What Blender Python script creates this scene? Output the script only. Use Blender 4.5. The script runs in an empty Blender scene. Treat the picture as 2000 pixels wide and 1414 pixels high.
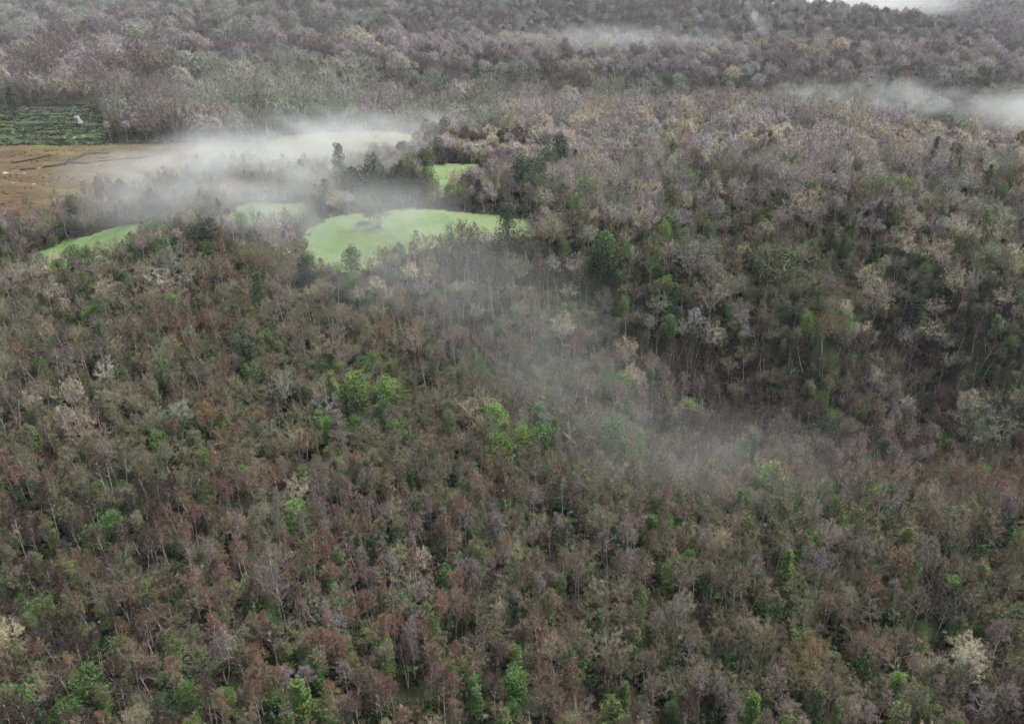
import bpy, math, random
import numpy as np
from mathutils import Vector, Matrix

# ------------------------------------------------------------------ camera, sky, sun, exposure
scene = bpy.context.scene
col = scene.collection
R = math.radians
FPX, W2, H2 = 1540.0, 1000.0, 707.0          # focal length and half frame in photograph pixels
CAM_Z = 75.0
PITCH = math.atan((H2 + 40.0) / FPX)

cam_d = bpy.data.cameras.new('camera')
cam_d.sensor_width = 36.0
cam_d.lens = FPX / 2000.0 * 36.0
cam_d.clip_start, cam_d.clip_end = 1.0, 20000.0
cam = bpy.data.objects.new('camera', cam_d)
cam.location = (0, 0, CAM_Z)
cam.rotation_euler = (math.pi / 2 - PITCH, 0, 0)
col.objects.link(cam)
scene.camera = cam

SUN_EL, SUN_AZ = R(64), R(60)                # azimuth clockwise from +Y
world = bpy.data.worlds.new('World')
scene.world = world
world.use_nodes = True
wn = world.node_tree
wn.nodes.clear()
sky = wn.nodes.new('ShaderNodeTexSky')
sky.sky_type = 'NISHITA'
sky.sun_disc = False
sky.sun_elevation, sky.sun_rotation = SUN_EL, SUN_AZ
sky.air_density, sky.dust_density = 1.0, 3.0
hs = wn.nodes.new('ShaderNodeHueSaturation')
hs.inputs['Saturation'].default_value = 0.5   # cloud cover greys the sky
bg = wn.nodes.new('ShaderNodeBackground')
bg.inputs['Strength'].default_value = 0.052
wo = wn.nodes.new('ShaderNodeOutputWorld')
wn.links.new(sky.outputs[0], hs.inputs['Color'])
wn.links.new(hs.outputs[0], bg.inputs['Color'])
wn.links.new(bg.outputs[0], wo.inputs['Surface'])

sun_d = bpy.data.lights.new('sun', 'SUN')
sun_d.energy, sun_d.angle, sun_d.color = 1.5, R(16), (1.0, 0.97, 0.93)
sun = bpy.data.objects.new('sun', sun_d)
sv = Vector((math.sin(SUN_AZ) * math.cos(SUN_EL), math.cos(SUN_AZ) * math.cos(SUN_EL), math.sin(SUN_EL)))
sun.rotation_euler = sv.to_track_quat('Z', 'Y').to_euler()
sun.location = (0, 200, 300)
col.objects.link(sun)

vs = scene.view_settings
vs.view_transform, vs.look, vs.gamma, vs.use_curve_mapping = 'Standard', 'None', 1.0, False
vs.exposure = 2.22
cy = scene.cycles
cy.max_bounces, cy.diffuse_bounces, cy.glossy_bounces, cy.transmission_bounces = 3, 2, 1, 1
cy.volume_bounces, cy.transparent_max_bounces = 0, 8
cy.volume_step_rate, cy.volume_max_steps = 1.0, 64
cy.use_denoising = True
cy.use_adaptive_sampling, cy.adaptive_threshold, cy.adaptive_min_samples = True, 0.03, 16

rng = np.random.default_rng(11)
random.seed(7)

# ------------------------------------------------------------------ pixel rays and terrain
CP, SP = math.cos(PITCH), math.sin(PITCH)


def ray(px, py):
    u, v = (px - W2) / FPX, (H2 - py) / FPX
    return np.array([u, CP + v * SP, -SP + v * CP])


def at_z(px, py, z):
    d = ray(px, py)
    t = (z - CAM_Z) / d[2]
    return np.array([d[0] * t, d[1] * t, z])


def at_y(px, py, y):
    d = ray(px, py)
    t = y / d[1]
    return np.array([d[0] * t, y, CAM_Z + d[2] * t])


def project(p):
    p = np.atleast_2d(p)
    dx, dy, dz = p[:, 0], p[:, 1], p[:, 2] - CAM_Z
    f = dy * CP - dz * SP
    v = dy * SP + dz * CP
    f = np.maximum(f, 1e-3)
    return W2 + FPX * dx / f, H2 - FPX * v / f


ctrl = []
for px, py, z in [
    (-300, 1414, -1), (0, 1414, 0), (500, 1414, 0), (1000, 1414, 0), (1500, 1414, 0), (2000, 1414, 0), (2300, 1414, 0),
    (-200, 1200, 0), (300, 1200, -1), (1000, 1200, 0), (1600, 1200, 1.5), (2200, 1200, 1),
    (-300, 1020, 3), (200, 1020, 2), (700, 1020, 1), (1100, 1020, 1), (1500, 1020, 2), (1800, 1020, 0), (2300, 1020, -3),
    (-300, 880, 6), (0, 880, 5), (500, 880, 3), (1000, 880, -2), (1400, 880, -10), (1750, 880, -19), (2200, 880, -18),
    (-300, 760, 8), (0, 760, 8), (500, 760, 7), (1000, 760, 0), (1400, 760, -10), (1700, 760, -17), (2200, 760, -16),
    (0, 650, 11), (500, 650, 11), (900, 650, 6), (1200, 650, 1), (1500, 650, -3), (2000, 650, -6), (2300, 650, -5),
    (0, 560, 13), (400, 560, 14), (700, 560, 14), (1000, 560, 11), (1300, 560, 12), (1600, 560, 13), (2000, 560, 11),
    (0, 490, 13), (150, 490, 16), (300, 480, 18), (600, 490, 16), (900, 480, 16), (1200, 490, 19), (1600, 490, 20), (2000, 490, 17),
    (300, 430, 19.5), (700, 420, 18), (950, 420, 18), (1200, 420, 20), (1600, 420, 20), (2100, 420, 16),
    (-200, 400, 20), (0, 400, 20), (0, 300, 20), (200, 340, 20), (300, 300, 20), (420, 290, 20), (600, 280, 20), (760, 275, 20), (-300, 300, 20),
    (900, 340, 18), (1200, 330, 18), (1500, 310, 16), (1900, 330, 13), (2300, 340, 9),
    (-200, 240, 21), (100, 240, 21),
]:
    ctrl.append(at_z(px, py, z))
TREE = 9.0
for px, py, y, tree in [
    # crests: sight line of the canopy, minus the trees that stand there
    (900, 215, 390, TREE), (1100, 202, 400, TREE), (1400, 205, 395, TREE), (1700, 228, 365, TREE), (2000, 268, 335, TREE), (2300, 300, 320, TREE),
    (700, 170, 430, 13), (1000, 165, 450, 12),
    (100, 150, 450, 11), (400, 160, 440, 12), (100, 90, 600, 11), (400, 95, 600, 11), (-200, 100, 600, 11),
    (620, 95, 600, 10), (850, 70, 620, 10), (1100, 80, 610, 10), (1300, 97, 600, 10), (1500, 80, 630, 10), (1700, 68, 650, 10), (2000, 105, 600, 10), (2300, 130, 580, 10),
    (0, 10, 950, 11), (400, 5, 950, 11), (700, -5, 980, 11), (1100, 0, 950, 11), (1400, -5, 930, 11), (1600, 8, 900, 11), (1750, 35, 860, 11), (1950, 72, 820, 11),
    (2200, 90, 800, 11), (1850, 8, 1500, 11), (2100, -5, 1500, 11), (1600, 0, 1500, 30),
]:
    p = at_y(px, py, y)
    p[2] -= tree
    ctrl.append(p)
for x, y, z in [
    (0, 20, -4), (-70, 10, -4), (70, 10, -4), (0, -120, -6), (-300, -100, -6), (300, -100, -6),
    (20, 460, -2), (110, 455, -10), (220, 440, -14), (320, 410, -14), (-60, 470, 7), (60, 515, 4), (180, 515, 2), (300, 495, -3), (420, 480, -5),
    (-20, 760, 2), (150, 755, -2), (330, 730, -6), (-300, 780, 30), (480, 720, 10), (300, 1100, 15), (600, 1150, 15),
    (-1200, 1500, 58), (0, 1500, 52), (1400, 1500, 40), (-1000, 800, 45), (1000, 800, 25), (-700, 400, 24), (700, 400, 5),
    (0, 2600, 45), (-2500, 2600, 50), (2500, 2600, 45),
]:
    ctrl.append(np.array([x, y, z], float))
ctrl = np.array(ctrl)
S = 100.0


def tps(r2):
    return np.where(r2 > 1e-12, 0.5 * r2 * np.log(np.maximum(r2, 1e-12)), 0.0)


_X = ctrl[:, :2] / S
_n = len(_X)
_K = tps(((_X[:, None] - _X[None]) ** 2).sum(-1)) + np.eye(_n) * 0.02
_P = np.hstack([np.ones((_n, 1)), _X])
_A = np.block([[_K, _P], [_P.T, np.zeros((3, 3))]])
_wts = np.linalg.solve(_A, np.concatenate([ctrl[:, 2], np.zeros(3)]))

_np_grid = rng.random((64, 64))


def vnoise(x, y, s, ox=0.0):
    x, y = np.asarray(x, float) / s + 31.7 + ox, np.asarray(y, float) / s + 17.3 + ox * 1.7
    xi, yi = np.floor(x).astype(int), np.floor(y).astype(int)
    fx, fy = x - xi, y - yi
    fx, fy = fx * fx * (3 - 2 * fx), fy * fy * (3 - 2 * fy)
    g = lambda a, b: _np_grid[a % 64, b % 64]
    return (g(xi, yi) * (1 - fx) + g(xi + 1, yi) * fx) * (1 - fy) + (g(xi, yi + 1) * (1 - fx) + g(xi + 1, yi + 1) * fx) * fy


def height(x, y):
    x, y = np.atleast_1d(np.asarray(x, float)), np.atleast_1d(np.asarray(y, float))
    sh = x.shape
    x, y = x.ravel(), y.ravel()
    yy = np.clip(y, -200, 2600)
    xx = np.clip(x, -2600, 2600)
    q = np.stack([xx, yy], -1) / S
    out = np.empty(len(q))
    for i in range(0, len(q), 20000):
        c = q[i:i + 20000]
        out[i:i + 20000] = tps(((c[:, None] - _X[None]) ** 2).sum(-1)) @ _wts[:_n] + _wts[_n] + c @ _wts[_n + 1:]
    amp = np.clip((y - 120) / 500, 0.25, 2.2)
    out += (vnoise(x, y, 42) - 0.5) * 5.0 * amp + (vnoise(x, y, 80, 8) - 0.5) * 11.0 * np.clip((y - 380) / 120, 0, 1) + (vnoise(x, y, 14, 3) - 0.5) * 0.8
    return out.reshape(sh)


def ground(px, py, t0=40.0):
    """the point of the terrain that the photograph shows at this pixel"""
    d = ray(px, py)
    t = np.linspace(t0, 1700, 2400)
    p = np.array([0, 0, CAM_Z])[None] + d[None] * t[:, None]
    h = height(p[:, 0], p[:, 1])
    k = np.nonzero(p[:, 2] < h)[0]
    i = k[0] if len(k) else len(t) - 1
    a, b = t[max(i - 1, 0)], t[i]
    for _ in range(12):
        m = 0.5 * (a + b)
        q = d * m
        if CAM_Z + q[2] < height(q[0], q[1])[0]:
            b = m
        else:
            a = m
    q = d * b
    return np.array([q[0], q[1], CAM_Z + q[2]])


# ------------------------------------------------------------------ materials
def new_mat(name):
    m = bpy.data.materials.new(name)
    m.use_nodes = True
    m.node_tree.nodes.clear()
    return m, m.node_tree.nodes, m.node_tree.links


def tinted(name, rough_leaf=False, var=0.5, noise=0.0):
    """colour comes from the tree's own tint; each twig or leaf varies a little"""
    m, n, l = new_mat(name)
    at = n.new('ShaderNodeAttribute')
    at.attribute_type, at.attribute_name = 'INSTANCER', 'tint'
    ge = n.new('ShaderNodeNewGeometry')
    mr = n.new('ShaderNodeMapRange')
    mr.inputs['To Min'].default_value, mr.inputs['To Max'].default_value = 1 - var, 1 + var
    l.new(ge.outputs['Random Per Island'], mr.inputs['Value'])
    vm = n.new('ShaderNodeVectorMath')
    vm.operation = 'SCALE'
    l.new(at.outputs['Color'], vm.inputs[0])
    l.new(mr.outputs[0], vm.inputs['Scale'])
    out = n.new('ShaderNodeOutputMaterial')
    if rough_leaf:
        b = n.new('ShaderNodeBsdfPrincipled')
        b.inputs['Roughness'].default_value = 0.5
        b.inputs['Specular IOR Level'].default_value = 0.25
        l.new(vm.outputs[0], b.inputs['Base Color'])
        tr = n.new('ShaderNodeBsdfTranslucent')
        l.new(vm.outputs[0], tr.inputs['Color'])
        mx = n.new('ShaderNodeMixShader')
        mx.inputs[0].default_value = 0.25
        l.new(b.outputs[0], mx.inputs[1])
        l.new(tr.outputs[0], mx.inputs[2])
        l.new(mx.outputs[0], out.inputs['Surface'])
    else:
        b = n.new('ShaderNodeBsdfDiffuse')
        l.new(vm.outputs[0], b.inputs['Color'])
        l.new(b.outputs[0], out.inputs['Surface'])
    return m


def ramp_mat(name, scale, stops, detail=4, stretch=(1, 1, 1), bump=0.0, second=None):
    m, n, l = new_mat(name)
    tc = n.new('ShaderNodeTexCoord')
    mp = n.new('ShaderNodeMapping')
    mp.inputs['Scale'].default_value = stretch
    l.new(tc.outputs['Object'], mp.inputs['Vector'])
    nz = n.new('ShaderNodeTexNoise')
    nz.inputs['Scale'].default_value, nz.inputs['Detail'].default_value, nz.inputs['Roughness'].default_value = scale, detail, 0.65
    l.new(mp.outputs[0], nz.inputs['Vector'])
    rp = n.new('ShaderNodeValToRGB')
    e = rp.color_ramp.elements
    while len(e) < len(stops):
        e.new(0.5)
    for k, (pos, c) in enumerate(stops):
        e[k].position, e[k].color = pos, (*c, 1)
    l.new(nz.outputs['Fac'], rp.inputs[0])
    colour = rp.outputs[0]
    if second:
        nz2 = n.new('ShaderNodeTexNoise')
        nz2.inputs['Scale'].default_value, nz2.inputs['Detail'].default_value = second[0], 3
        l.new(mp.outputs[0], nz2.inputs['Vector'])
        mr = n.new('ShaderNodeMapRange')
        mr.inputs['From Min'].default_value, mr.inputs['From Max'].default_value = second[1], second[2]
        l.new(nz2.outputs['Fac'], mr.inputs['Value'])
        mx = n.new('ShaderNodeMix')
        mx.data_type = 'RGBA'
        l.new(mr.outputs[0], mx.inputs['Factor'])
        l.new(colour, mx.inputs['A'])
        mx.inputs['B'].default_value = (*second[3], 1)
        colour = mx.outputs['Result']
    b = n.new('ShaderNodeBsdfPrincipled')
    b.inputs['Roughness'].default_value = 0.95
    b.inputs['Specular IOR Level'].default_value = 0.1
    l.new(colour, b.inputs['Base Color'])
    if bump:
        bp = n.new('ShaderNodeBump')
        bp.inputs['Strength'].default_value, bp.inputs['Distance'].default_value = 1.0, bump
        l.new(nz.outputs['Fac'], bp.inputs['Height'])
        l.new(bp.outputs[0], b.inputs['Normal'])
    out = n.new('ShaderNodeOutputMaterial')
    l.new(b.outputs[0], out.inputs['Surface'])
    return m


M = {}
M['twig'] = tinted('twig', var=0.2)
M['leaf'] = tinted('leaf', True, var=0.4)
M['birch_bark'] = ramp_mat('birch_bark', 2.2, [(0.35, (0.10, 0.085, 0.07)), (0.5, (0.42, 0.38, 0.32)), (0.7, (0.58, 0.55, 0.48))], stretch=(1, 1, 2.0))
M['grey_bark'] = ramp_mat('grey_bark', 1.5, [(0.35, (0.13, 0.115, 0.085)), (0.55, (0.27, 0.25, 0.19)), (0.75, (0.38, 0.38, 0.31))])
M['dark_bark'] = ramp_mat('dark_bark', 1.5, [(0.35, (0.06, 0.05, 0.04)), (0.7, (0.16, 0.13, 0.10))])
M['litter'] = ramp_mat('litter', 0.35, [(0.3, (0.012, 0.010, 0.008)), (0.55, (0.028, 0.022, 0.015)), (0.75, (0.05, 0.036, 0.022))], bump=0.3,
                       second=(0.06, 0.45, 0.65, (0.025, 0.04, 0.014)))
M['meadow'] = ramp_mat('meadow', 0.55, [(0.28, (0.040, 0.080, 0.026)), (0.5, (0.078, 0.138, 0.044)), (0.72, (0.118, 0.176, 0.064))], detail=10, bump=0.15,
                       second=(0.10, 0.40, 0.62, (0.122, 0.165, 0.072)))
M['bog'] = ramp_mat('bog', 0.3, [(0.28, (0.020, 0.015, 0.010)), (0.45, (0.056, 0.038, 0.021)), (0.6, (0.088, 0.060, 0.032)), (0.8, (0.13, 0.10, 0.056))], detail=10, stretch=(1, 2.6, 1), bump=0.35,
                    second=(0.06, 0.45, 0.68, (0.095, 0.085, 0.035)))
M['straw'] = ramp_mat('straw', 0.4, [(0.3, (0.10, 0.095, 0.05)), (0.55, (0.165, 0.15, 0.085)), (0.75, (0.22, 0.20, 0.115))], detail=8, bump=0.1,
                      second=(0.05, 0.45, 0.62, (0.11, 0.115, 0.055)))
M['heath'] = ramp_mat('heath', 0.5, [(0.3, (0.012, 0.018, 0.010)), (0.5, (0.035, 0.055, 0.022)), (0.62, (0.06, 0.075, 0.035)), (0.78, (0.11, 0.17, 0.05))], detail=8, bump=0.5)
M['stone'] = ramp_mat('stone', 1.2, [(0.3, (0.13, 0.13, 0.12)), (0.55, (0.28, 0.275, 0.255)), (0.8, (0.42, 0.42, 0.39))], bump=0.1)
M['peat'] = ramp_mat('peat', 0.8, [(0.3, (0.012, 0.008, 0.006)), (0.7, (0.05, 0.032, 0.02))], bump=0.2)


# ------------------------------------------------------------------ helpers
def mesh_from(name, v, f, mats, idx=None, smooth=False):
    me = bpy.data.meshes.new(name)
    me.from_pydata(v, [], f)
    for m in (mats if isinstance(mats, (list, tuple)) else [mats]):
        me.materials.append(m)
    if idx is not None:
        me.polygons.foreach_set('material_index', idx)
    if smooth:
        me.polygons.foreach_set('use_smooth', [True] * len(me.polygons))
    me.update()
    return me


def link(name, me, parent=None, kind=None, label=None, cat=None, group=None):
    o = bpy.data.objects.new(name, me)
    col.objects.link(o)
    if parent is not None:
        o.parent = parent
    if kind:
        o['kind'] = kind
    if label:
        o['label'] = label
    if cat:
        o['category'] = cat
    if group:
        o['group'] = group
    return o


def grid_mesh(xs, ys, zs):
    nj, ni = xs.shape
    v = np.stack([xs, ys, zs], -1).reshape(-1, 3)
    i = np.arange(nj * ni).reshape(nj, ni)
    f = np.stack([i[:-1, :-1], i[:-1, 1:], i[1:, 1:], i[1:, :-1]], -1).reshape(-1, 4)
    return v.tolist(), f.tolist()


def in_poly(x, y, poly):
    x, y = np.asarray(x), np.asarray(y)
    r = np.zeros(x.shape, bool)
    n = len(poly)
    for k in range(n):
        x1, y1 = poly[k]
        x2, y2 = poly[(k + 1) % n]
        c = (y1 > y) != (y2 > y)
        xx = (x2 - x1) * (y - y1) / ((y2 - y1) if abs(y2 - y1) > 1e-9 else 1e-9) + x1
        r ^= c & (x < xx)
    return r


# ------------------------------------------------------------------ ground
rows = np.concatenate([np.arange(-120, 40, 12), np.arange(40, 420, 2.5), np.arange(420, 1000, 6), np.geomspace(1000, 9000, 60)])
cols_ = np.linspace(-1.25, 1.25, 230)
yy, ss = np.meshgrid(rows, cols_, indexing='ij')
xx = ss * (np.maximum(yy, 40) + 90) * 0.85
v, f = grid_mesh(xx, yy, height(xx, yy))
link('ground', mesh_from('ground', v, f, M['litter'], smooth=True), kind='structure', label='dark leaf litter and moss under the trees')


def drape(name, pix, mat, lift, step, label):
    poly = np.array([ground(*p)[:2] for p in pix])
    x0, y0 = poly.min(0) - 1
    x1, y1 = poly.max(0) + 1
    gx, gy = np.meshgrid(np.arange(x0, x1, step), np.arange(y0, y1, step), indexing='xy')
    wob = (vnoise(gx, gy, 6, 5) - 0.5) * 3
    wob2 = (vnoise(gx, gy, 6, 9) - 0.5) * 3
    keep = in_poly(gx + wob, gy + wob2, poly)
    vx, fc, ids = [], [], {}
    gz = height(gx, gy) + lift
    nj, ni = gx.shape
    for j in range(nj - 1):
        for i in range(ni - 1):
            if keep[j, i] and keep[j + 1, i] and keep[j, i + 1] and keep[j + 1, i + 1]:
                q = []
                for a, b in ((j, i), (j, i + 1), (j + 1, i + 1), (j + 1, i)):
                    k = ids.get((a, b))
                    if k is None:
                        k = ids[(a, b)] = len(vx)
                        vx.append((gx[a, b], gy[a, b], gz[a, b]))
                    q.append(k)
                fc.append(q)
    link(name, mesh_from(name, vx, fc, mat, smooth=True), kind='structure', label=label)
    return poly


FIELDS = []
FIELDS.append(drape('meadow', [(583, 466), (600, 444), (640, 427), (700, 415), (800, 408), (900, 411), (970, 418), (1045, 432), (1050, 462), (960, 474), (870, 482), (790, 500), (740, 528), (640, 540), (595, 512)],
                    M['meadow'], 0.12, 1.0, 'large bright green meadow half veiled by mist'))
FIELDS.append(drape('meadow', [(40, 518), (60, 497), (120, 471), (200, 449), (300, 431), (306, 446), (270, 482), (200, 512), (100, 535)],
                    M['meadow'], 0.12, 1.0, 'sloping green meadow below the brown bog'))
FIELDS.append(drape('meadow', [(440, 420), (460, 404), (530, 396), (600, 398), (614, 412), (595, 440), (520, 448), (450, 440)],
                    M['meadow'], 0.12, 1.0, 'narrow green meadow strip in the mist'))
FIELDS.append(drape('meadow', [(800, 334), (812, 324), (870, 321), (940, 322), (952, 342), (935, 362), (895, 376), (866, 394), (848, 394), (840, 372), (820, 348)],
                    M['meadow'], 0.12, 1.0, 'small green clearing behind the dark evergreens'))
FIELDS.append(drape('pasture', [(500, 284), (540, 268), (640, 259), (760, 257), (850, 266), (820, 292), (720, 322), (600, 345), (470, 350), (420, 330), (520, 300)],
                    M['straw'], 0.12, 1.5, 'pale straw coloured pasture lying under mist'))
FIELDS.append(drape('bog', [(-400, 286), (0, 284), (215, 282), (400, 280), (497, 276), (535, 292), (470, 318), (420, 345), (330, 372), (220, 396), (110, 420), (0, 452), (-400, 470)],
                    M['bog'], 0.10, 1.5, 'flat russet brown bog with dark drains'))
FIELDS.append(drape('heath', [(-400, 210), (0, 211), (120, 206), (205, 208), (222, 245), (214, 284), (0, 286), (-400, 288)],
                    M['heath'], 0.09, 1.5, 'dark green heathy scrubland above the bog'))
FIELDS.append(drape('meadow', [(-60, 99), (0, 99), (46, 100), (48, 112), (0, 118), (-60, 118)],
                    M['meadow'], 0.3, 3.0, 'far green field at the edge of the wood'))

# dark drains cut across the bog
for name_label, pts, wd in [
    ('long dark drain slanting across the brown bog', [(90, 327), (125, 321), (150, 310), (165, 303), (185, 301), (215, 301)], 0.8),
    ('short dark drain along the upper bog', [(25, 320), (60, 314), (98, 305)], 0.7),
    ('dark drain along the middle of the bog', [(40, 334), (65, 331), (110, 326), (140, 320), (172, 322)], 0.6),
    ('thin dark drain near the mist on the bog', [(140, 319), (175, 319), (240, 312), (290, 309)], 0.5),
]:
    P = []
    w = [ground(*p) for p in pts]
    for a, b in zip(w[:-1], w[1:]):
        for t in np.linspace(0, 1, 8, endpoint=False):
            P.append(a * (1 - t) + b * t)
    P.append(w[-1])
    v, f = [], []
    for i, p in enumerate(P):
        d = P[min(i + 1, len(P) - 1)] - P[max(i - 1, 0)]
        nrm = np.array([-d[1], d[0]]) / (np.hypot(d[0], d[1]) + 1e-6)
        hw = wd * (0.5 + random.random() * 0.9)
        for s, lift in ((-1, 0.16), (-0.4, 0.5), (0.4, 0.45), (1, 0.16)):
            q = p[:2] + nrm * hw * s + np.array([random.uniform(-.3, .3), random.uniform(-.3, .3)])
            v.append((q[0], q[1], height(q[0], q[1])[0] + lift))
    for i in range(len(P) - 1):
        for k in range(3):
            f.append((i * 4 + k, i * 4 + k + 1, i * 4 + 5 + k, i * 4 + 4 + k))
    link('drain', mesh_from('drain', v, f, M['peat']), kind='structure', label=name_label)


# ------------------------------------------------------------------ tree prototypes
class Geo:
    def __init__(s):
        s.v, s.f, s.c = [], [], None

    def tube(s, pts, rad, n=4):
        b = len(s.v)
        for i, p in enumerate(pts):
            d = pts[min(i + 1, len(pts) - 1)] - pts[max(i - 1, 0)]
            d = d / (np.linalg.norm(d) + 1e-9)
            a = np.cross(d, [0.31, 0.87, 0.38])
            a /= np.linalg.norm(a) + 1e-9
            c = np.cross(d, a)
            for k in range(n):
                t = 2 * math.pi * k / n
                s.v.append(tuple(p + rad[i] * (math.cos(t) * a + math.sin(t) * c)))
        for i in range(len(pts) - 1):
            for k in range(n):
                s.f.append((b + i * n + k, b + i * n + (k + 1) % n, b + (i + 1) * n + (k + 1) % n, b + (i + 1) * n + k))

    def sliver(s, p0, p1, w, bend=None):
        d = p1 - p0
        o = rng.normal(size=3) if s.c is None else unit((p0 + p1) * 0.5 - s.c) + rng.normal(size=3) * 0.3
        a = np.cross(d, o)
        a *= w * 0.5 / (np.linalg.norm(a) + 1e-9)
        b = len(s.v)
        if bend is None:
            s.v += [tuple(p0 - a), tuple(p0 + a), tuple(p1)]
            s.f.append((b, b + 1, b + 2))
        else:
            s.v += [tuple(p0 - a), tuple(p0 + a), tuple(bend + a * 0.8), tuple(bend - a * 0.8), tuple(p1)]
            s.f += [(b, b + 1, b + 2, b + 3), (b + 3, b + 2, b + 4)]

    def leaf(s, c, size, up=0.4):
        n = rng.normal(size=3)
        n[2] = abs(n[2]) + up
        n /= np.linalg.norm(n)
        a = np.cross(n, rng.normal(size=3))
        a /= np.linalg.norm(a) + 1e-9
        e = np.cross(n, a)
        b = len(s.v)
        l, w = size * 0.62, size * 0.42
        s.v += [tuple(c - a * l), tuple(c + e * w), tuple(c + a * l), tuple(c - e * w)]
        s.f.append((b, b + 1, b + 2, b + 3))

    def mesh(s, name, mat):
        return mesh_from(name, s.v, s.f, mat)


def unit(v):
    return v / (np.linalg.norm(v) + 1e-9)


def wander(p, d, length, n, jit, lift=0.0):
    pts = [np.array(p, float)]
    d = unit(np.array(d, float))
    for i in range(n):
        d = unit(d + rng.normal(size=3) * jit + np.array([0, 0, lift]))
        pts.append(pts[-1] + d * length / n)
    return pts


def along(pts, t):
    x = t * (len(pts) - 1)
    i = min(int(x), len(pts) - 2)
    return pts[i] + (pts[i + 1] - pts[i]) * (x - i), unit(pts[i + 1] - pts[i])


LOD_N, LOD_W = 1.0, 1.0


def spray(g, p, d, n, length, w, spread, droop):
    n, w = max(1, int(round(n * LOD_N))), w * LOD_W
    for _ in range(n):
        q = unit(d + rng.normal(size=3) * spread)
        L = length * rng.uniform(0.55, 1.15)
        m = p + q * L * 0.55
        e = m + unit(q + np.array([0, 0, -droop]) + rng.normal(size=3) * 0.25) * L * 0.5
        g.sliver(p, e, w * rng.uniform(0.7, 1.2), m)


def shell(g, c, rx, rz, n, per, length, w, low=-0.35, spread=0.75, droop=0.1):
    """tufts of outer twigs that round a crown off, in uneven lumps"""
    ph = rng.uniform(0, 6, 4)
    for k in range(n):
        zz = low + (1 - low) * (k + 0.5) / n
        az = k * 2.399 + rng.uniform(-.35, .35)
        q = math.sqrt(max(0, 1 - zz * zz))
        lump = 0.9 + 0.13 * math.sin(3 * az + ph[0] + 2 * zz) + 0.10 * math.sin(5 * az + ph[1] - 4 * zz) + rng.uniform(-.12, .08)
        p = c + np.array([math.cos(az) * q * rx, math.sin(az) * q * rx, zz * rz]) * lump
        d = unit((p - c) / np.array([rx, rx, rz]) + np.array([0, 0, 0.25]))
        b = p - d * length * rng.uniform(0.8, 1.3)
        if not TILE:
            g.sliver(b, p, w * 1.2)
        else:
            w = w * 2.2 if k == 0 else w
        spray(g, p - d * length * 0.55, d, per, length, w, spread, droop)
        if TILE:
            for _ in range(TILE):
                tdir = np.cross(d, rng.normal(size=3)) + d * 0.35
                tdir = unit(tdir) * length * rng.uniform(0.35, 0.7)
                q2 = p + rng.normal(size=3) * length * 0.28 - d * rng.uniform(0, 0.3)
                g.sliver(q2 - tdir * 0.5, q2 + tdir * 0.5, w * 1.1, q2 + d * 0.08)


TILE = 0


def birch(h=11.0, stems=1, lean=0.05, width=1.0, dens=1.0):
    tr, cr = Geo(), Geo()
    base_ang = rng.uniform(0, 6.28)
    for s in range(stems):
        a = base_ang + s * 2 * math.pi / stems + rng.uniform(-.4, .4)
        ln = lean if stems == 1 else rng.uniform(0.14, 0.28)
        d0 = np.array([math.cos(a) * ln, math.sin(a) * ln, 1.0])
        hh = h * rng.uniform(0.88, 1.05)
        st = wander((0, 0, -0.3), d0, hh, 11, 0.06, 0.05)
        r0 = 0.125 if stems == 1 else 0.105
        tr.tube(st, [r0 * (1 - 0.88 * i / 11) for i in range(12)], 5)
        nl = int((13 if stems == 1 else 9) * dens)
        cr.c = along(st, 0.62)[0]
        limbs = []
        for k in range(nl):
            t = 0.50 + 0.46 * (k + rng.random()) / nl
            p, d = along(st, t)
            az = k * 2.4 + rng.uniform(-.5, .5)
            rel = (t - 0.50) / 0.5
            L = width * (2.3 * (1 - rel ** 1.8 * 0.7)) * rng.uniform(0.75, 1.1)
            lb = wander(p, [math.cos(az), math.sin(az), 0.8 + 0.9 * rel], L, 4, 0.14, 0.02)
            tr.tube(lb, [0.036, 0.03, 0.022, 0.015, 0.007], 3)
            limbs.append(lb)
            nb = 3
            for j in range(nb):
                q, dd = along(lb, 0.35 + 0.65 * (j + 0.7 * rng.random()) / nb)
                outw = unit(q - along(st, 0.62)[0])
                bd = unit(dd * 0.6 + outw * 0.7 + rng.normal(size=3) * 0.5)
                bl = rng.uniform(0.35, 0.8)
                e = q + bd * bl
                cr.sliver(q, e, 0.05)
                spray(cr, q + bd * bl * 0.5, bd, 9, 0.75, 0.038, 0.6, 0.3)
                spray(cr, e, bd, 11, 0.62, 0.036, 0.75, 0.4)
        spray(cr, st[-1], np.array([0, 0, 1.0]), 20, 0.75, 0.045, 0.6, 0.2)
        spray(cr, st[-2], np.array([0, 0, 1.0]), 16, 0.85, 0.045, 0.8, 0.2)
        shell(cr, along(st, 0.76)[0], 2.0 * width * (1 if stems == 1 else 0.85), hh * 0.235, 34 if stems == 1 else 22, 16, 0.70, 0.040 if not TILE else 0.055, -0.4 if not TILE else -0.1, 1.0)
    return tr, cr


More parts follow.
